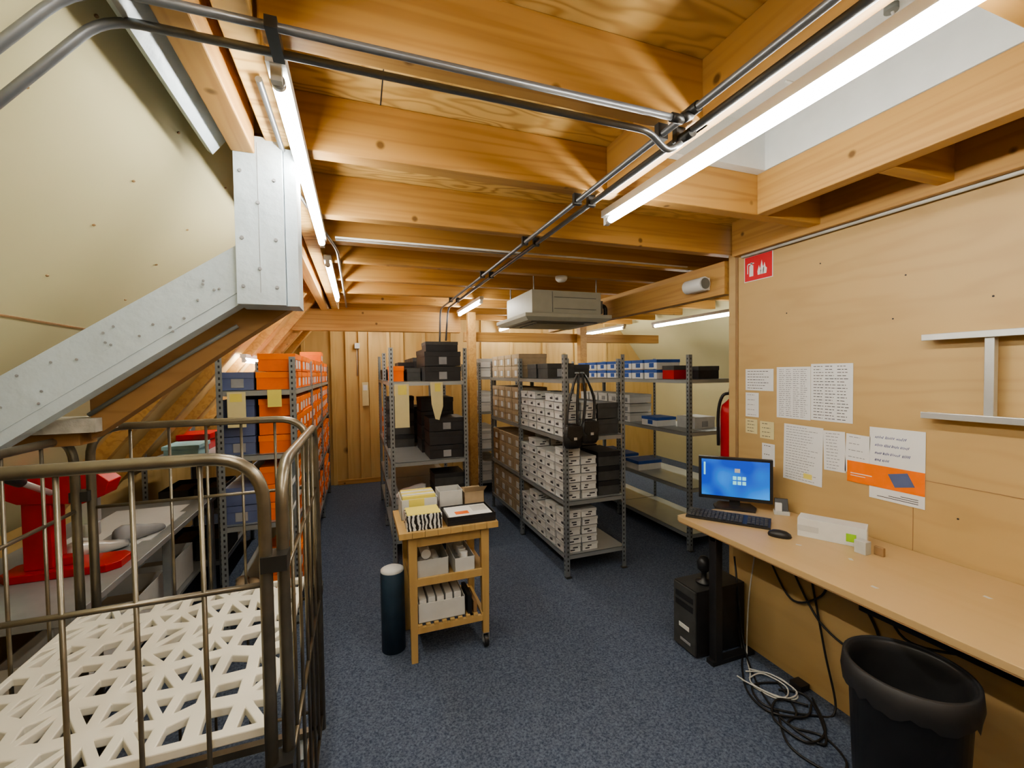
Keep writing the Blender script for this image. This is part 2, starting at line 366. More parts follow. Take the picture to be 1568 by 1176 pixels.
# ---------------------------------------------------------------- shelving
def shelving(x0,x1,ys,levels,h,sw=.035):
    b=MB(); t=.002
    for y in ys:
        for xs,sx in ((x0,1),(x1,-1)):
            for sy in ((1,) if y==ys[0] else ((-1,) if y==ys[-1] else (1,))):
                xa,xb=sorted((xs,xs+sx*sw)); b.box(xa,xb,y-(t if sy>0 else 0),y+(0 if sy>0 else t),0,h,'steel')
                ya,yb=sorted((y,y+sy*sw)); xa,xb=sorted((xs,xs+sx*t)); b.box(xa,xb,ya,yb,0,h,'steel')
                z=.05
                while z<h-.02:
                    xc=xs+sx*sw*.55
                    if sy>0: b.box(xc-.005,xc+.005,y-t-.0006,y-t,z,z+.016,'slot')
                    yc=y+sy*sw*.55; xf=xs-sx*.0006
                    xa,xb=sorted((xs,xf)); b.box(xa,xb,yc-.005,yc+.005,z,z+.016,'slot'); z+=.036
                b.box(min(xs,xs+sx*.04)-.003,max(xs,xs+sx*.04)+.003,y-.02,y+.02,0,.006,'clamp')
    for a,c in zip(ys[:-1],ys[1:]):
        for z in levels:
            b.box(x0+.003,x1-.003,a+.002,c-.002,z-.003,z,'steelshelf')
            b.box(x0+.003,x1-.003,a+.002,a+.005,z-.035,z,'steelshelf'); b.box(x0+.003,x1-.003,c-.005,c-.002,z-.035,z,'steelshelf')
            b.box(x0+.003,x0+.006,a+.002,c-.002,z-.035,z,'steelshelf'); b.box(x1-.006,x1-.003,a+.002,c-.002,z-.035,z,'steelshelf')
    return b.obj('metal_shelving_unit')
def sbox(b,x0,x1,y0,y1,z0,h,body,lid,lab=None,side='-y',labm='white'):
    g=.003; x0+=g;x1-=g;y0+=g;y1-=g
    lh=min(.045,h*.35)
    b.box(x0+.003,x1-.003,y0+.003,y1-.003,z0,z0+h-lh*.2,body)
    b.box(x0,x1,y0,y1,z0+h-lh,z0+h-.002,lid)
    if lab:
        if '+x' in side: b.box(x1-.004,x1+.0012,(y0+y1)/2-.05,(y0+y1)/2+.01,z0+.015,z0+h*.62,labm)
        if '-x' in side: b.box(x0-.0012,x0+.004,(y0+y1)/2-.05,(y0+y1)/2+.02,z0+.015,z0+h*.62,labm)
        if '-y' in side: b.box((x0+x1)/2-.035,(x0+x1)/2+.035,y0-.0012,y0+.004,z0+.015,z0+h*.62,labm)
# D left
DL=[.2,.68,1.12,1.53]
shelving(-.82,-.38,[3.1,4.2,5.3,6.4],DL,1.74)
bo=MB(); bb=MB()
for i,z in enumerate(DL):
    for (a,e) in ((3.14,4.17),(4.24,5.27),(5.34,6.37)):
        y=a
        while y+.19<e:
            w=.2
            n=[3,3,3,2][i]
            if i==0 and a<4: n=2
            if i==3 and a>4.3: n=2+(R()<.5)
            for k in range(n):
                j=U(-.008,.008)
                if z+(k+1)*.118<[.64,1.08,1.49,1.90][i]: sbox(bo,-.61+j,-.385+j,y,y+w,z+k*.118,.116,'orange','orange2',True,'+x')
            n2=[0,2,3,1][i]
            for k in range(n2):
                if z+(k+1)*.118<[.63,1.07,1.48,1.80][i]: sbox(bb,-.81,-.62,y,y+w,z+k*.118,.116,'blue','blue',k%2==0,'-y','greyink')
            y+=w+.003
bo.obj('orange_shoe_boxes',.0015); bb.obj('blue_shoe_boxes',.0015)
b=MB(); b.box(-.76,-.66,3.088,3.09,1.30,1.52,'paleyellow'); b.box(-.54,-.46,3.088,3.09,1.42,1.53,'yellow')
b.box(-.745,-.675,3.0875,3.088,1.34,1.36,'paper'); b.box(-.745,-.68,3.0875,3.088,1.46,1.51,'yellow')
b.obj('shelf_label_papers')
# A centre (dark boxes)
AL=[.2,.5,.86,1.55]
shelving(.25,.92,[3.76,4.76,5.76],AL,1.84)
b=MB()
for k,hh in enumerate((.13,.13)): sbox(b,.55,.88,3.80,4.12,1.55+k*.132,hh,'blackbox','blackbox',True,'-y','greyink')
sbox(b,.57,.87,3.86,4.12,1.814,.09,'blackbox','greybox')
sbox(b,.58,.86,4.16,4.6,1.55,.3,'blackbox','blackbox'); sbox(b,.42,.55,4.0,4.25,1.55,.12,'greybox','greybox'); sbox(b,.37,.53,4.3,4.7,1.55,.18,'blackbox','blackbox')
for k in range(3): sbox(b,.58,.90,3.80,4.12,.86+k*.122,.12,'blackbox','blackbox',k!=1,'-y','greyink')
for k in range(4): sbox(b,.56,.88,4.16,4.5,.86+k*.132,.13,'blackbox','blackbox'); sbox(b,.27,.55,4.55,4.75,.86+k*.132,.13,'greybox','blackbox')
for k in range(3): sbox(b,.56,.88,4.8,5.2,.86+k*.132,.13,'blackbox','greybox'); sbox(b,.27,.55,4.8,5.7,1.55,.12,'blackbox','greybox') if k==0 else None
for y in (4.8,5.02,5.24,5.46):
    for k in range(2): sbox(b,.57,.9,y,y+.21,1.55+k*.125,.12,'blackbox','greybox',True,'+x')
for k in range(2): sbox(b,.6,.9,3.8,4.1,.2+k*.13,.125,'blackbox','blackbox')
sbox(b,.62,.9,3.82,4.1,.5,.11,'blackbox','blackbox'); sbox(b,.62,.9,3.82,4.1,.61,.11,'greybox','blackbox')
b.obj('black_shoe_boxes',.0015)
b=MB()
sbox(b,.27,.40,4.0,4.3,1.55,.14,'orange','orange2')
for k in range(3): sbox(b,.27,.5,5.0,5.25,.86+k*.12,.116,'orange','orange2',True,'-x')
for k in range(3): sbox(b,.27,.5,5.3,5.5,.86+k*.12,.116,'orange','orange2',True,'-x')
b.obj('small_orange_shoe_boxes',.0015)
b=MB(); b.box(.29,.41,3.752,3.754,1.16,1.53,'paleyellow'); b.prism([(.59,1.54),(.70,1.54),(.70,1.33),(.665,1.21),(.63,1.22),(.60,1.35)],3.751,3.753,'paleyellow')
b.box(.63,.68,3.7502,3.751,1.46,1.53,'yellow'); b.box(.32,.39,3.7512,3.752,1.44,1.52,'yellow')
b.obj('hanging_paper_labels')
# B
BL=[.176,.60,1.10,1.56]
shelving(1.50,2.05,[3.0,3.98,4.96],BL,1.75)
b=MB()
def wbox(x0,x1,y0,y1,z,h):
    sbox(b,x0,x1,y0,y1,z,h,'white','white2')
    b.box(x0+.001,x1-.001,y0+.002,y1-.002,z+.0,z+.003,'greyink')
    for k in range(2):
        xx=U(x0+.02,x1-.07); zz=z+h*(.2+.28*k); b.box(xx,xx+U(.03,.05),y0+.0045,y0+.0058,zz,zz+.010,'ink')
    yy=U(y0+.02,y1-.07); b.box(x0+.0045,x0+.0058,yy,yy+.05,z+h*.25,z+h*.25+.018,'ink'); b.box(x0+.0045,x0+.0058,yy,yy+.025,z+h*.5,z+h*.5+.01,'greyink')
for z,n in ((.176,5),(.60,6),(1.10,5)):
    for y in (3.03,3.22,3.41,3.60,3.79):
        for x in (1.51,1.66):
            nn=n-(1 if R()<.3 else 0)
            for k in range(nn):
                j=U(-.006,.006); wbox(x+j,x+.145+j,y,y+.18,z+k*.068,.066)
b.obj('white_shoe_boxes',.001)
b=MB()
for k in range(2): sbox(b,1.82,2.02,3.04,3.36,1.10+k*.13,.128,'greybox','greybox'); sbox(b,1.82,2.02,3.4,3.9,1.10+k*.13,.128,'greybox','greybox')
for k in range(3): sbox(b,1.82,2.03,3.04,3.36,.6+k*.12,.118,'greybox','blackbox'); sbox(b,1.82,2.03,3.4,3.9,.6+k*.12,.118,'greybox','blackbox')
for y in (3.35,3.6): sbox(b,1.52,1.78,y,y+.22,1.56,.13,'greybox','greybox',True,'-y','greyink')
sbox(b,1.8,2.02,3.5,3.85,1.56,.12,'greybox','greybox')
b.obj('charcoal_shoe_boxes',.0015)
b=MB()
for z,n in ((.176,3),(.60,3),(1.10,3),(1.56,2)):
    for y in (4.01,4.24,4.47,4.70):
        cc=random.choice(['tan','tan','brownbox','white'])
        for k in range(n): 
            if z>1 and y<4.2 : cc='tan'
            sbox(b,1.51,1.82,y,y+.22,z+k*.122,.12,cc,cc,True,'-x')
b.obj('tan_shoe_boxes',.0015)
shelving(1.50,2.05,[5.5,6.5],BL,1.75)
b=MB()
for z in BL:
    for y in (5.53,5.76,5.99,6.22):
        for k in range(2): sbox(b,1.51,1.85,y,y+.22,z+k*.125,.12,'white','white2',True,'-x','greyink')
b.obj('pale_carton_boxes',.0015)
# C
CL=[.15,.56,1.06,1.53]
shelving(2.74,3.25,[3.04,4.14,5.24],CL,1.75)
b=MB()
for y in (3.5,3.72,3.92,4.2,4.42,4.64,4.9):
    for k in range(2):
        sbox(b,2.76,3.05,y,y+.2,1.53+k*.1,.095,'white','brightblue',True,'-x','brightblue')
for y in (3.95,4.18,4.40,4.62,4.84):
    for k in range(3): sbox(b,2.76,3.05,y,y+.2,1.06+k*.1,.095,'white','white2',True,'-x','greyink')
for y in (3.8,4.2,4.5): sbox(b,2.76,3.06,y,y+.24,.56,.1,'white','brightblue')
sbox(b,2.76,3.0,3.5,3.75,1.06,.09,'white','brightblue',True,'-x','brightblue')
sbox(b,2.95,3.2,3.2,3.45,1.06,.11,'white2','white2',True,'-y','greyink')
b.obj('blue_white_shoe_boxes',.0015)
b=MB(); sbox(b,2.95,3.2,3.15,3.4,1.53,.12,'blackbox','greybox'); sbox(b,2.78,2.98,3.28,3.45,1.53,.13,'red','greybox'); b.obj('dark_shoe_boxes',.0015)
# left rear shelves behind the truss
shelving(-1.50,-1.0,[3.86,4.86],[.2,.6,1.0],1.2)

# ---------------------------------------------------------------- bags hanging on B
b=MB()
for dx,zb in ((0,1.13),(.11,1.16)):
    top=Vector((1.60+dx*.4,2.955,1.60)); cx=1.53+dx*1.3
    for q in (-.004,.008):
        b.tube(smooth([(cx-.045,2.93+q,zb+.06),(cx-.02,2.94+q,zb+.25),tuple(top),(cx+.055,2.94+q,zb+.25),(cx+.045,2.93+q,zb+.06)]),.008,'leather',6)
    b.lathe([(.003,zb-.10),(.055,zb-.097),(.074,zb-.07),(.076,zb-.02),(.066,zb+.04),(.052,zb+.08),(.03,zb+.09),(.0,zb+.091)],0,0,'leather',18,Matrix.Translation((cx,2.92,0))@Matrix.Diagonal((1.05,.5,1,1)))
    b.prism([(cx-.058,zb+.075),(cx+.058,zb+.075),(cx+.064,zb+.0),(cx+.03,zb-.03),(cx-.03,zb-.03),(cx-.064,zb+.0)],2.878,2.886,'leather')
    b.box(cx-.012,cx+.012,2.874,2.879,zb-.03,zb-.01,'alu')
b.cyl((1.60,2.945,1.605),(1.60,3.0,1.605),.006,'steel'); b.cyl((1.644,2.945,1.605),(1.644,3.0,1.605),.006,'steel')
b.obj('hanging_handbags')

# ---------------------------------------------------------------- kitchen trolley
b=MB()
tx0,tx1,ty0,ty1=.19,.755,2.38,2.82; zt=.75
for k in range(8):
    w=(tx1-tx0)/8; b.box(tx0+k*w+.0005,tx0+(k+1)*w-.0005,ty0,ty1,zt-.035,zt,'trolley')
for x in (tx0+.055,tx1-.095):
    for y in (ty0+.03,ty1-.07):
        low=0 if x<.4 else .085
        b.add([(x+.002,y+.002,low),(x+.038,y+.002,low),(x+.038,y+.038,low),(x+.002,y+.038,low),(x-.005,y-.003,zt-.035),(x+.045,y-.003,zt-.035),(x+.045,y+.043,zt-.035),(x-.005,y+.043,zt-.035)],
            [(0,3,2,1),(4,5,6,7),(0,1,5,4),(1,2,6,5),(2,3,7,6),(3,0,4,7)],'trolley')
b.box(tx0+.08,tx1-.08,ty0+.04,ty0+.06,zt-.10,zt-.035,'trolley'); b.box(tx0+.08,tx1-.08,ty1-.06,ty1-.04,zt-.10,zt-.035,'trolley')
b.box(tx0+.06,tx1-.06,ty0+.035,ty1-.035,.445,.462,'trolley')
b.box(tx0+.06,tx1-.06,ty0+.03,ty0+.045,.43,.475,'trolley')
b.box(tx0+.06,tx1-.06,ty0+.035,ty0+.055,.16,.195,'trolley'); b.box(tx0+.06,tx1-.06,ty1-.055,ty1-.035,.16,.195,'trolley')
for k in range(9):
    x=tx0+.095+k*.046; b.box(x,x+.026,ty0+.035,ty1-.035,.195,.21,'trolley')
for y in (ty0+.05,ty1-.05):
    x=tx1-.075; b.cyl((x-.012,y,.035),(x+.012,y,.035),.035,'black',20); b.cyl((x-.014,y,.035),(x+.014,y,.035),.018,'alu',14)
    b.box(x-.02,x-.016,y-.012,y+.012,.03,.088,'alu'); b.box(x+.016,x+.02,y-.012,y+.012,.03,.088,'alu'); b.box(x-.02,x+.02,y-.015,y+.015,.08,.088,'alu')
b.obj('kitchen_trolley',.003)
b=MB(); b.box(.235,.43,2.40,2.57,zt,zt+.085,'zebra'); b.box(.24,.425,2.41,2.56,zt+.085,zt+.088,'yellow'); b.obj('zebra_print_box',.002)
b=MB()
b.box(.225,.44,2.60,2.80,zt,zt+.004,'white')
for a in [(.225,.44,2.60,2.604),(.225,.44,2.796,2.80),(.225,.229,2.6,2.8),(.436,.44,2.6,2.8)]: b.box(a[0],a[1],a[2],a[3],zt,zt+.12,'white')
for k in range(5): b.box(.235,.43,2.615+k*.035,2.64+k*.035,zt+.005,zt+.135,'yellow' if k%2==0 else 'paper')
b.box(.27,.36,2.598,2.60,zt+.07,zt+.12,'yellow')
b.obj('index_card_box',.001)
b=MB(); b.box(.46,.745,2.40,2.62,zt,zt+.028,'black'); 
for a in [(.46,.745,2.40,2.405),(.46,.745,2.615,2.62),(.46,.465,2.4,2.62),(.74,.745,2.4,2.62)]: b.box(a[0],a[1],a[2],a[3],zt+.028,zt+.05,'black')
b.box(.475,.73,2.415,2.605,zt+.029,zt+.046,'paper'); b.box(.52,.6,2.45,2.5,zt+.046,zt+.0475,'orange'); b.box(.63,.72,2.48,2.58,zt+.046,zt+.0475,'white2')
b.obj('document_tray',.001)
b=MB()
for (x0,x1,y0,y1,h,mt) in [(.46,.61,2.66,2.80,.13,'white2'),(.62,.75,2.66,2.80,.11,'tan')]:
    b.box(x0,x1,y0,y1,zt,zt+.004,mt)
    b.box(x0,x1,y0,y0+.004,zt,zt+h,mt);b.box(x0,x1,y1-.004,y1,zt,zt+h,mt);b.box(x0,x0+.004,y0,y1,zt,zt+h,mt);b.box(x1-.004,x1,y0,y1,zt,zt+h,mt)
b.add([(.62,2.66,zt+.11),(.75,2.66,zt+.11),(.76,2.62,zt+.15),(.61,2.62,zt+.15)],[(0,1,2,3)],'tan')
b.obj('open_cartons',.001)
b=MB()
def opencarton(b,x0,x1,y0,y1,z,h,mt):
    b.box(x0,x1,y0,y1,z,z+.004,mt); b.box(x0,x1,y0,y0+.004,z,z+h,mt);b.box(x0,x1,y1-.004,y1,z,z+h,mt);b.box(x0,x0+.004,y0,y1,z,z+h,mt);b.box(x1-.004,x1,y0,y1,z,z+h,mt)
opencarton(b,.29,.47,2.44,2.70,.462,.10,'white2')
for x,y,z in [(.33,2.5,.5),(.38,2.52,.5),(.35,2.55,.57),(.41,2.58,.5)]: b.cyl((x,y-.05,z),(x,y+.09,z),.028,'paper',16)
opencarton(b,.50,.62,2.42,2.68,.462,.09,'white')
for k in range(4): b.cyl((.56,2.45+k*.055,.53),(.56,2.45+k*.055,.575),.024,'paper',14)
opencarton(b,.29,.56,2.43,2.75,.21,.11,'white')
for k in range(5): b.box(.30+k*.05,.34+k*.05,2.45,2.72,.215,.33+U(0,.02),'paper')
b.box(.575,.60,2.43,2.6,.21,.32,'black'); b.box(.61,.63,2.43,2.6,.21,.28,'brownbox')
b.obj('label_roll_cartons',.001)
b=MB()
def shoe(b,x,y,z,a,mt,L=.25):
    Mx=T(x,y,z,a); 
    prof=[(-.5,.75,.09),(-.35,1,.10),(-.1,.85,.085),(.15,.9,.06),(.35,1.0,.048),(.48,.6,.035)]
    V=[];F=[];n=10
    for (t,w,h) in prof:
        for k in range(n):
            an=2*math.pi*k/n; V.append((math.cos(an)*.04*w,t*L,h/2+math.sin(an)*h/2))
    for i in range(len(prof)-1):
        for k in range(n): F.append((i*n+k,i*n+(k+1)%n,(i+1)*n+(k+1)%n,(i+1)*n+k))
    F.append(tuple(range(n))[::-1]); F.append(tuple((len(prof)-1)*n+k for k in range(n)))
    b.add(V,F,mt,Mx,True)
shoe(b,.40,3.92,.5,.9,'paper'); shoe(b,.46,4.08,.5,1.2,'paper'); b.obj('pair_of_shoes')

b=MB(); b.lathe([(.0,0),(.068,0),(.068,.46),(.066,.465)],.165,2.60,'navy',28); b.lathe([(.0655,.462),(.0655,.475),(.05,.483),(.02,.486),(0,.487)],.165,2.60,'white',28)
b.obj('cardboard_tube_bin')

# ---------------------------------------------------------------- roll cage
b=MB()
cx0,cx1,cy0,cy1,cz=-.93,-.19,1.07,1.94,1.445
def frame(b,p0,p1,nb,r=.0135,ztop=cz):
    p0=Vector(p0);p1=Vector(p1)
    path=[(p0.x,p0.y,.16),(p0.x,p0.y,ztop),(p1.x,p1.y,ztop),(p1.x,p1.y,.16)]
    b.tube(rpath(path,.11,8),r,'bronze',12)
    for z in (.22,.70,1.16):
        b.cyl((p0.x,p0.y,z),(p1.x,p1.y,z),.0065,'bronze',8)
    for k in range(1,nb):
        q=p0.lerp(p1,k/nb); b.cyl((q.x,q.y,.22),(q.x,q.y,ztop-.01),.005,'bronze',8)
frame(b,(cx0+.03,cy0,0),(cx1-.01,cy0,0),6)
frame(b,(cx0+.03,cy1,0),(cx1-.01,cy1,0),6)
frame(b,(cx0,cy0+.03,0),(cx0,cy1-.03,0),5,ztop=cz-.03)
frame(b,(cx1+.02,cy0+.03,0),(cx1+.02,cy1-.03,0),6,ztop=cz-.03)
for (x,y) in ((cx0,cy0),(cx0,cy1),(cx1,cy0),(cx1,cy1)):
    for z in (.72,1.19):
        b.box(x-.018,x+.034,y-.018+(0.0 if y<1.5 else -.016),y+.034-(.0 if y<1.5 else .016),z,z+.035,'clamp')
for a in [(cx0,cx1,cy0,cy0+.03),(cx0,cx1,cy1-.03,cy1),(cx0,cx0+.03,cy0,cy1),(cx1-.03,cx1,cy0,cy1),(cx0,cx1,1.49,1.52)]: b.box(a[0],a[1],a[2],a[3],.13,.16,'bronze')
for x in (cx0+.08,cx1-.08):
    for y in (cy0+.08,cy1-.08):
        b.cyl((x-.015,y,.055),(x+.015,y,.055),.055,'black',20); b.box(x-.025,x+.025,y-.02,y+.02,.09,.13,'steel'); b.box(x-.05,x+.05,y-.05,y+.05,.125,.135,'steel')
b.box(cx1+.006,cx1+.009,1.26,1.48,1.18,1.37,'plate'); b.box(cx1+.009,cx1+.0105,1.29,1.45,1.31,1.325,'paper'); b.box(cx1+.009,cx1+.0105,1.33,1.42,1.24,1.25,'paper')
b.obj('roll_cage_trolley')
# lattice deck : cell grid shrunk into slots
from mathutils import geometry
bm=bmesh.new(); nx,ny=9,7; x0,x1,y0,y1=-.905,-.215,1.10,1.88
grid=[[None]*(ny+1) for _ in range(nx+1)]
for i in range(nx+1):
    for j in range(ny+1):
        x=x0+(x1-x0)*i/nx; y=y0+(y1-y0)*j/ny
        if 0<i<nx and 0<j<ny: x+=U(-.014,.014); y+=U(-.022,.022)
        grid[i][j]=bm.verts.new((x,y,0))
for i in range(nx):
    for j in range(ny):
        a,b_,c_,d=grid[i][j],grid[i+1][j],grid[i+1][j+1],grid[i][j+1]
        q=R(); polys=[(a,b_,c_,d)]
        if q<.35: polys=[(a,b_,c_),(a,c_,d)]
        elif q<.7: polys=[(a,b_,d),(b_,c_,d)]
        for P_ in polys:
            cen=sum((v.co for v in P_),Vector())/len(P_)
            s_=.58 if len(P_)==4 else .50
            inn=[bm.verts.new(cen+(v.co-cen)*s_) for v in P_]
            n=len(P_)
            for k in range(n): bm.faces.new((P_[k],P_[(k+1)%n],inn[(k+1)%n],inn[k]))
bmesh.ops.recalc_face_normals(bm,faces=bm.faces)
me=bpy.data.meshes.new('deck'); bm.to_mesh(me); bm.free(); me.materials.append(M['cream'])
ob=bpy.data.objects.new('cage_shelf_deck',me); bpy.context.scene.collection.objects.link(ob); ob.location=(0,0,.82)
md=ob.modifiers.new('solid','SOLIDIFY'); md.thickness=.022; md.offset=-1
md=ob.modifiers.new('bev','BEVEL'); md.width=.003; md.segments=2; md.limit_method='ANGLE'

# ---------------------------------------------------------------- workbench left with red press
b=MB()
b.box(-1.66,-1.0,2.0,3.7,.72,.75,'bench')
for x in (-1.60,-1.05):
    for y in (2.05,2.9,3.64): b.box(x,x+.04,y,y+.04,0,.72,'steel')
b.box(-1.6,-1.05,2.05,3.64,.28,.30,'steelshelf')
b.obj('workbench',.003)
b=MB()
px,py=-1.25,2.50
b.prism([(-.17,-.09),(.17,-.09),(.21,-.05),(.21,.05),(.17,.09),(-.17,.09),(-.21,.05),(-.21,-.05)],.75,.785,'red','z',T(px,py,0))
b.box(px-.13,px-.03,py-.05,py+.05,.785,1.10,'red')
b.box(px-.03,px+.04,py-.03,py+.03,.785,.82,'red')
b.prism([(-.14,1.08),(-.21,1.12),(-.21,1.17),(-.1,1.20),(.14,1.19),(.18,1.15),(.16,1.09),(.08,1.06)],-.055,.055,'red','y',T(px,py,0))
b.box(px+.05,px+.11,py-.03,py+.03,.96,1.08,'alu'); b.cyl((px+.08,py,.90),(px+.08,py,.96),.035,'alu')
b.cyl((px+.0,py-.1,1.13),(px+.0,py-.28,1.22),.012,'alu'); b.cyl((px,py-.27,1.215),(px,py-.33,1.245),.02,'black')
b.obj('red_arbor_press',.004,fix=True)
b=MB(); b.box(-1.34,-1.06,2.8,3.3,.751,.756,'paper',None); b.box(-1.5,-1.1,2.76,3.5,.7502,.7508,'paper'); b.box(-1.30,-1.1,2.85,3.0,.756,.7566,'greyink'); b.obj('paper_sheets')
b=MB(); shoe(b,-1.12,2.85,.757,-.5,'greyink'); shoe(b,-1.22,2.66,.7515,-.7,'alu'); b.obj('metal_shoe_lasts')
b=MB()
for (x,y,z,w,d,h,mt) in [(-1.50,2.05,.75,.15,.15,.14,'lime'),(-1.50,2.05,.892,.15,.15,.10,'white')]:
    b.box(x,x+w,y,y+d,z,z+h,mt); b.box(x+.02,x+w-.02,y-.0015,y,z+.04,z+h*.6,'white' if mt=='lime' else 'lime')
b.obj('product_cartons',.002)
b=MB(); b.box(-1.38,-1.16,3.9,4.15,1.0,1.09,'lightblue'); b.box(-1.39,-1.15,3.89,4.16,1.07,1.10,'lightblue'); b.obj('pale_blue_storage_box',.003)
b=MB(); b.box(-1.42,-1.2,4.3,4.6,1.0,1.12,'red'); b.box(-1.43,-1.19,4.29,4.61,1.09,1.135,'red'); b.obj('red_storage_box',.003)
b=MB()
for (x,y) in [(-1.35,2.2),(-1.35,2.65),(-1.35,3.1)]:
    opencarton(b,x,x+.27,y,y+.36,.30,.2,'white'); b.box(x+.03,x+.24,y+.04,y+.3,.304,.42,'tan')
b.obj('white_storage_bins',.001)
b=MB(); shoe(b,-.68,3.25,.202,.3,'tan'); shoe(b,-.76,3.3,.202,.2,'tan'); b.obj('pair_of_boots')
b=MB()
for (x,z) in ((-1.42,.6),(-1.2,.6),(-1.42,.2),(-1.2,.2)):
    opencarton(b,x,x+.19,3.9,4.3,z,.16,'greybox'); b.box(x+.03,x+.16,3.93,4.27,z+.004,z+.13,'brownbox')
b.obj('grey_storage_bins',.001)

# ---------------------------------------------------------------- desk side
b=MB(); dx0,dy1=1.77,2.08
b.prism([(dx0+.02,-1.2),(XW-.005,-1.2),(XW-.005,dy1),(dx0+.03,dy1),(dx0+.009,dy1-.009),(dx0,dy1-.03),(dx0,-1.18)],.722,.75,'deskwood','z')
b.prism([(dx0+.02,-1.2),(XW-.005,-1.2),(XW-.005,dy1),(dx0+.03,dy1),(dx0+.010,dy1-.010),(dx0+.001,dy1-.03),(dx0+.001,-1.18)],.716,.722,'brownbox','z')
for y in (1.80,-.9):
    b.box(1.80,1.845,y,y+.05,.02,.716,'black'); b.box(1.78,2.08,y,y+.05,0,.025,'black'); b.box(1.80,2.40,y+.005,y+.045,.68,.716,'black')
b.box(2.15,2.19,-.9,1.85,.66,.716,'black')
b.obj('office_desk',.002)
MB().box(2.11,2.128,.1,1.98,0,.62,'wallply').obj('under_desk_plywood_panel',.001)
b=MB()
for (x,y) in [(2.02,1.5),(2.08,1.3),(2.2,.9),(1.9,1.1),(2.3,.5)]:
    b.prism([(-.012,-.008),(.014,-.005),(.01,.009),(-.01,.007)],.7502,.7506,'cablewhite','z',T(x,y,0,U(0,3)))
b.obj('desk_tape_marks')
Mx=T(2.20,2.05,.75,math.radians(-46))
b=MB(); b.prism([(-.11,-.07),(.11,-.07),(.12,0),(.09,.08),(-.09,.08),(-.12,0)],0,.014,'black','z',Mx)
b.box(-.03,.03,.01,.035,.01,.12,'black',Mx)
b.box(-.205,.205,-.015,.02,.05,.315,'black',Mx); b.box(-.13,.13,.02,.04,.09,.27,'black',Mx)
b.box(-.188,.188,-.0165,-.015,.072,.30,'screen',Mx)
for i in range(3):
    for j in range(2): b.box(-.01+i*.026,.010+i*.026,-.0175,-.0165,.15+j*.03,.172+j*.03,'icon',Mx)
b.box(.0,.03,-.0175,-.0165,.225,.25,'white',Mx); b.box(-.175,-.165,-.0175,-.0165,.2,.28,'icon',Mx)
b.obj('computer_monitor',.003)
Mx=T(1.985,1.90,.75,math.radians(-52))
b=MB(); b.add([(-.215,-.065,0),(.215,-.065,0),(.215,.065,0),(-.215,.065,0),(-.215,-.065,.012),(.215,-.065,.012),(.215,.065,.026),(-.215,.065,.026)],[(0,3,2,1),(4,5,6,7),(0,1,5,4),(1,2,6,5),(2,3,7,6),(3,0,4,7)],'black',Mx)
for j in range(5):
    for i in range(20):
        if i in (14,): continue
        x=-.205+i*.0205; y=-.056+j*.023; z=.013+(.014*(y+.065)/.13); b.box(x,x+.017,y,y+.018,z,z+.006,'greybox',Mx)
b.obj('computer_keyboard',.001)
b=MB(); b.lathe([(.034,.0),(.036,.008),(.033,.02),(.022,.031),(.0,.036)],0,0,'black',20,T(2.03,1.61,.75,.6)@Matrix.Diagonal((.85,1.5,1,1))); b.obj('computer_mouse')
b=MB(); Mb=T(2.24,1.49,.75,math.radians(-62)); b.box(-.14,.14,-.05,.05,0,.095,'white',Mb); b.box(-.141,-.05,-.051,.051,.03,.06,'white2',Mb); b.box(.06,.1,-.0515,.03,.02,.06,'lime',Mb)
b.obj('white_carton',.002)
b=MB(); b.box(2.18,2.22,1.30,1.35,.75,.81,'clear'); b.box(2.235,2.25,1.26,1.30,.75,.79,'brownbox'); b.obj('adhesive_tape_holder',.002)
b=MB(); Mb=T(2.36,1.86,.75,-.8)
b.box(-.04,.04,-.03,.03,0,.02,'white2',Mb); b.add([(-.035,-.01,.02),(.035,-.01,.02),(.035,.025,.085),(-.035,.025,.085),(-.035,.0,.02),(.035,.0,.02),(.035,.035,.085),(-.035,.035,.085)],[(0,1,2,3),(7,6,5,4),(0,4,5,1),(1,5,6,2),(2,6,7,3),(3,7,4,0)],'black',Mb)
b.box(-.035,.0,-.028,-.012,.02,.07,'white',Mb)
b.obj('desk_phone',.002)
b=MB(); b.box(1.745,2.09,1.88,2.06,.01,.38,'black'); b.box(1.735,1.745,1.885,2.055,.015,.375,'greybox')
b.box(1.733,1.735,1.90,2.04,.30,.335,'black'); b.box(1.733,1.735,1.90,2.04,.25,.285,'black'); b.box(1.732,1.735,1.93,2.01,.13,.155,'white'); b.box(1.732,1.735,1.92,2.0,.055,.07,'greyink')
for k in range(4): b.box(1.77+(k%2)*.27,1.79+(k%2)*.27,1.9+(k//2)*.12,1.92+(k//2)*.12,0,.01,'black')
b.obj('desktop_computer_tower',.004)
b=MB(); b.lathe([(0,0),(.045,0),(.045,.01),(.015,.02),(.015,.06),(.035,.08),(.038,.12),(.02,.15),(0,.155)],1.87,1.96,'black',20,T(0,0,.38)); b.obj('desk_speaker')
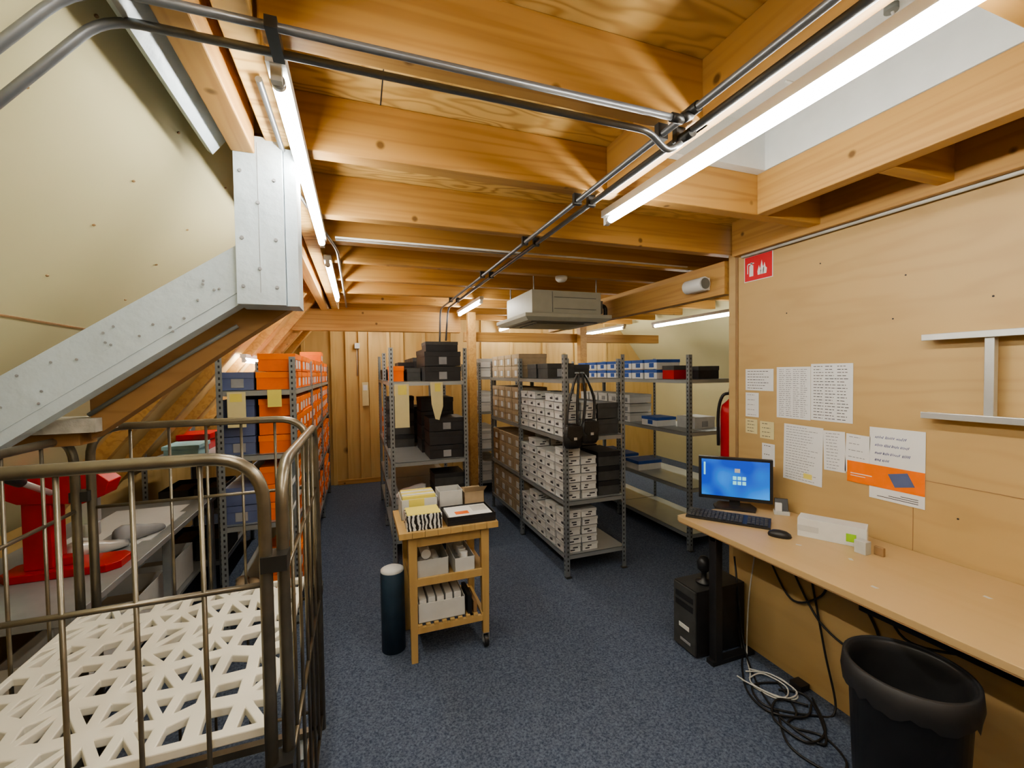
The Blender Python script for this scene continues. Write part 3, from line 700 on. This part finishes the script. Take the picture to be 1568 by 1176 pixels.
# cables
b=MB()
def cable(pts,mt='black',r=.0052): b.tube(smooth(pts),r,mt,6)
cable([(2.09,1.95,.5),(2.04,1.88,.35),(2.05,1.86,.1),(1.98,1.75,.006),(1.85,1.55,.006),(1.80,1.38,.006),(1.88,1.28,.006),(1.84,1.16,.006),(1.74,1.15,.006),(1.70,1.3,.006),(1.82,1.45,.006)])
cable([(2.10,1.5,.6),(2.09,1.42,.25),(2.06,1.35,.02),(1.95,1.38,.006),(1.80,1.5,.006),(1.86,1.62,.006),(2.02,1.58,.006)])
cable([(2.10,1.62,.62),(2.095,1.45,.38),(2.095,1.25,.33),(2.1,1.2,.45),(2.1,1.3,.62)])
cable([(2.10,1.75,.62),(2.095,1.6,.42),(2.095,1.45,.5),(2.1,1.4,.62)])
cable([(2.05,1.45,.008),(1.92,1.30,.008),(1.78,1.28,.012),(1.76,1.42,.014),(1.88,1.5,.014),(1.98,1.42,.014)])
cable([(2.04,1.9,.2),(2.03,1.84,.02),(1.92,1.74,.006),(1.80,1.6,.006),(1.78,1.46,.012),(1.9,1.38,.012),(2.0,1.42,.012)])
cable([(2.10,1.82,.55),(2.08,1.84,.3),(2.02,1.80,.03),(1.93,1.7,.006),(1.86,1.62,.01),(1.92,1.5,.012),(2.0,1.55,.012),(1.97,1.66,.012),(1.88,1.66,.012)],'cablewhite',.0038)
cable([(1.84,1.70,.006),(1.88,1.52,.008),(1.99,1.48,.008),(2.03,1.6,.008),(1.94,1.72,.008)],'cablewhite',.0038)
cable([(1.83,1.66,.016),(1.90,1.50,.016),(2.01,1.50,.016),(2.0,1.64,.016),(1.9,1.7,.016)],'cablewhite',.0038)
cable([(2.0,1.6,.008),(1.9,1.42,.008),(1.80,1.38,.008),(1.84,1.25,.008),(1.97,1.36,.008),(2.03,1.48,.012),(1.95,1.55,.008)])
cable([(2.10,1.2,.66),(2.09,1.1,.5),(2.1,.9,.55),(2.1,.7,.66)])
b.box(2.04,2.10,1.50,1.56,0.0,.03,'black')
b.obj('power_cables')
b=MB(); b.box(2.05,2.108,.75,1.25,.55,.60,'black'); b.obj('cable_tray',.004)
# bin
b=MB(); bx,by=1.69,.88
b.lathe([(0,.005),(.125,.005),(.13,.0),(.135,.02),(.157,.58),(.168,.59),(.168,.62),(.161,.625),(.152,.615),(.15,.58),(.13,.03),(0,.03)],bx,by,'black',40)
seg=48
V=[];F=[]
for i,(r,z) in enumerate([(.146,.45),(.153,.58),(.162,.63),(.172,.626),(.174,.57),(.171,.54)]):
    for k in range(seg):
        a=2*math.pi*k/seg; j=U(-.003,.005) if i in (0,1,4) else 0; dz=U(-.02,.015) if i==5 else 0
        V.append((bx+(r+j)*math.cos(a),by+(r+j)*math.sin(a),z+dz))
for i in range(5):
    for k in range(seg): F.append((i*seg+k,i*seg+(k+1)%seg,(i+1)*seg+(k+1)%seg,(i+1)*seg+k))
b.add(V,F,'blackbox',None,True)
b.add([(bx-.09,by+.05,.46),(bx-.06,by+.09,.52),(bx-.04,by+.06,.52),(bx-.06,by+.02,.46)],[(0,1,2,3)],'white2')
b.obj('waste_bin')

# ---------------------------------------------------------------- wall papers
def paper(name,y0,y1,z0,z1,mat='paper',lines=0,lm='ink',tilt=0,off=0,cols=1,marg=.015):
    b=MB(); x=XW-.0025-off
    yc,zc=(y0+y1)/2,(z0+z1)/2
    Mx=Matrix.Translation((x,yc,zc))@Matrix.Rotation(tilt,4,'X')
    w,h=abs(y1-y0)/2,(z1-z0)/2
    b.box(-.0007,.0007,-w,w,-h,h,mat,Mx)
    for k in range(lines):
        zz=h-marg-(2*h-2*marg)*k/max(1,lines-1)
        for c in range(cols):
            cw=(2*w-2*marg)/cols; ya=w-marg-c*cw; end=ya-cw*U(.6,.95)
            while ya>end:   # words
                ln=U(.008,.022); e2=max(ya-ln,end); b.box(-.0012,-.0007,e2,ya,zz-.0017,zz+.0017,lm,Mx); ya=e2-.005
    return b,Mx
def P(*a,**k):
    b,_=paper(*a,**k); return b.obj('wall_notice')
P('',1.985,2.19,1.475,1.615,lines=7)
P('',1.75,1.962,1.315,1.625,lines=24,cols=4,lm='greyink')
P('',1.525,1.748,1.32,1.64,lines=18,cols=3)
P('',2.09,2.19,1.30,1.46,lines=5,lm='greyink')
P('',2.10,2.19,1.19,1.285,mat='paleyellow',lines=4)
P('',1.98,2.08,1.17,1.28,mat='paleyellow',lines=4)
P('',1.975,2.065,1.0,1.14,lines=3)
b,Mx=paper('',1.68,1.915,.945,1.28,lines=20,lm='greyink',tilt=.02); b.box(-.0013,-.0007,-.06,-.01,-.14,-.11,'yellow',Mx); b.obj('wall_notice')
P('',1.56,1.675,1.05,1.27,lines=12,tilt=-.03,lm='greyink'); P('',1.445,1.56,1.06,1.265,lines=6,tilt=.04,lm='greyink')
b,Mx=paper('',1.215,1.445,.955,1.315)
for r_,(n,z) in enumerate([(3,.13),(4,.09),(4,.05),(2,.015)]):
    y=.09
    for w_ in range(n):
        L_=U(.03,.05); pts=[]
        for k in range(12): pts.append(Mx@Vector((-.001,y-L_*k/11*.8,z+(.009 if k%2 else -.005)*U(.4,1.1))))
        b.tube(pts,.0014,'blueink',4); y-=L_
for k in range(3): b.box(-.0012,-.0007,-.09+.0,.08-.05*k,-.165+.01*k,-.162+.01*k,'ink',Mx)
b.obj('handwritten_wall_notice')
b,Mx=paper('',1.215,1.55,1.015,1.125,mat='orange2',off=.002); b.prism([(-.13,-.02),(-.10,.04),(-.02,.02),(-.05,-.04)],-.0016,-.0007,'blue','x',Mx); b.box(-.0012,-.0007,.05,.15,-.01,-.006,'paper',Mx); b.box(-.0012,-.0007,.08,.15,-.022,-.019,'paper',Mx)
b.obj('orange_envelope')
b,Mx=paper('',1.99,2.20,2.19,2.355,mat='paper'); b.box(-.0014,-.0007,-.1,.1,-.078,.078,'signred',Mx)
b.box(-.0022,-.0014,.035,.065,-.05,.02,'paper',Mx); b.box(-.0022,-.0014,.03,.08,.028,.036,'paper',Mx); b.box(-.0022,-.0014,.044,.056,.02,.04,'paper',Mx); b.box(-.0022,-.0014,.075,.081,-.03,.036,'paper',Mx)
for dy,h in ((-.01,.06),(-.03,.09),(-.05,.07)):
    b.prism([(dy-.01,-.05),(dy+.012,-.05),(dy+.014,-.05+h*.4),(dy+.003,-.05+h),(dy-.004,-.05+h*.6),(dy-.014,-.05+h*.45)],-.0022,-.0014,'paper','x',Mx)
b.obj('fire_extinguisher_sign')
# ladder on wall
b=MB(); xl=XW-.072
for z in (1.40,1.745):
    b.box(xl,xl+.055,-1.3,1.20,z-.011,z+.011,'alu'); b.box(xl-.004,xl,-1.3,1.20,z-.014,z+.014,'alu')
y=.985
while y>-1.25: b.box(xl+.012,xl+.042,y-.015,y+.015,1.40,1.745,'alu'); y-=.28
b.box(xl+.03,XW-.001,.3,.33,1.73,1.77,'clamp'); b.box(xl+.03,XW-.001,.3,.33,1.375,1.41,'clamp')
b.obj('aluminium_ladder',.002)

b=MB(); b.cyl((2.365,2.46,2.235),(2.365,2.64,2.235),.05,'fixture',20); b.box(2.37,2.42,2.47,2.63,2.19,2.28,'fixture'); b.cyl((2.365,2.455,2.235),(2.365,2.46,2.235),.04,'acgrey',20); b.obj('emergency_light',.003)
b=MB(); ex,ey=2.585,2.43
b.lathe([(0,.88),(.07,.88),(.078,.90),(.078,1.30),(.07,1.35),(.035,1.385),(.022,1.40),(.022,1.43),(0,1.43)],ex,ey,'red',28)
b.cyl((ex,ey,1.43),(ex,ey,1.46),.025,'black'); b.box(ex-.02,ex+.10,ey-.012,ey+.012,1.455,1.475,'black'); b.box(ex-.0,ex+.09,ey-.01,ey+.01,1.43,1.44,'black')
b.tube(smooth([(ex-.02,ey,1.44),(ex-.06,ey+.03,1.42),(ex-.07,ey+.06,1.30),(ex-.06,ey+.07,1.05)]),.011,'black',8)
b.box(ex-.02,ex+.02,2.33,2.36,.95,1.30,'clamp'); b.box(ex-.04,ex+.04,ey+.068,ey+.08,1.08,1.25,'paper')
b.obj('fire_extinguisher')

# aircon
b=MB()
ax0,ax1,ay0,ay1=1.34,2.18,3.38,4.18
b.box(ax0+.09,ax1-.07,ay0+.07,ay1-.07,2.13,2.33,'acwhite')
b.add([(ax0+.04,ay0+.04,2.06),(ax1-.04,ay0+.04,2.06),(ax1-.04,ay1-.04,2.06),(ax0+.04,ay1-.04,2.06),(ax0,ay0,2.09),(ax1,ay0,2.09),(ax1,ay1,2.09),(ax0,ay1,2.09),(ax0,ay0,2.12),(ax1,ay0,2.12),(ax1,ay1,2.12),(ax0,ay1,2.12)],
 [(0,3,2,1),(0,1,5,4),(1,2,6,5),(2,3,7,6),(3,0,4,7),(4,5,9,8),(5,6,10,9),(6,7,11,10),(7,4,8,11),(8,9,10,11)],'acwhite')
b.box(ax0+.18,ax1-.18,ay0+.18,ay1-.18,2.054,2.06,'acgrey')
for k in range(9): b.box(ax0+.18,ax1-.18,ay0+.20+k*.048,ay0+.225+k*.048,2.048,2.054,'acwhite')
b.box(ax0+.1,ax1-.1,ay0+.09,ay0+.13,2.055,2.061,'acgrey'); b.box(ax0+.09,ax0+.13,ay0+.15,ay1-.15,2.055,2.061,'acgrey')
b.box(ax0+.3,ax1-.12,ay0+.067,ay0+.07,2.17,2.176,'acgrey'); b.box(ax0+.3,ax1-.12,ay0+.067,ay0+.07,2.27,2.276,'acgrey'); b.box(ax0+.28,ax0+.286,ay0+.067,ay0+.07,2.14,2.32,'acgrey')
for x in (ax0+.12,ax1-.1):
    for y in (ay0+.1,ay1-.1): b.cyl((x,y,2.32),(x,y,2.6),.006,'steel',8)
b.box(ax1-.07,ax1+.03,ay0+.2,ay0+.4,2.16,2.28,'acgrey'); b.tube(rpath([(ax1,ay0+.3,2.25),(ax1+.12,ay0+.3,2.25),(ax1+.12,ay0+.3,2.12),(ax1+.12,ay0+1.2,2.12)],.04),.02,'clamp',8)
b.obj('ceiling_air_conditioner',.004,fix=True)
b=MB(); b.lathe([(0,2.355),(.03,2.357),(.045,2.37),(.05,2.385),(.05,2.4),(0,2.4)],1.6,3.225,'fixture',24); b.obj('smoke_detector')
b=MB(); b.box(.06,.15,Y1-.045,Y1-.036,1.15,1.50,'paleyellow'); b.box(.075,.135,Y1-.046,Y1-.045,1.38,1.46,'paper'); b.obj('wall_notice')
b=MB(); b.box(-.03,.04,Y1-.05,Y1-.0,2.0,2.08,'fixture'); b.tube([(0,Y1-.01,2.0),(0,Y1-.01,1.6)],.006,'cablewhite',6); b.obj('wall_sensor')

# ---------------------------------------------------------------- world + camera
w=bpy.data.worlds.new('sky'); bpy.context.scene.world=w; w.use_nodes=True
nt=w.node_tree; bg=nt.nodes['Background']
bg.inputs['Color'].default_value=(.80,.88,1,1); bg.inputs['Strength'].default_value=1.0
try:
    bpy.context.scene.view_settings.view_transform='AgX'
    bpy.context.scene.view_settings.look='AgX - Medium High Contrast'
except Exception as e: print(e)
cam=bpy.data.cameras.new('camera'); co=bpy.data.objects.new('camera',cam); bpy.context.scene.collection.objects.link(co)
cam.sensor_width=36; cam.lens=36*660/1568; cam.clip_start=.02
co.location=(0,0,1.62)
co.rotation_mode='QUATERNION'
co.rotation_quaternion=(Matrix.Rotation(math.radians(-19.7),4,'Z')@Matrix.Rotation(math.radians(90-1.6),4,'X')@Matrix.Rotation(math.radians(-.86),4,'Z')).to_quaternion()
bpy.context.scene.camera=co
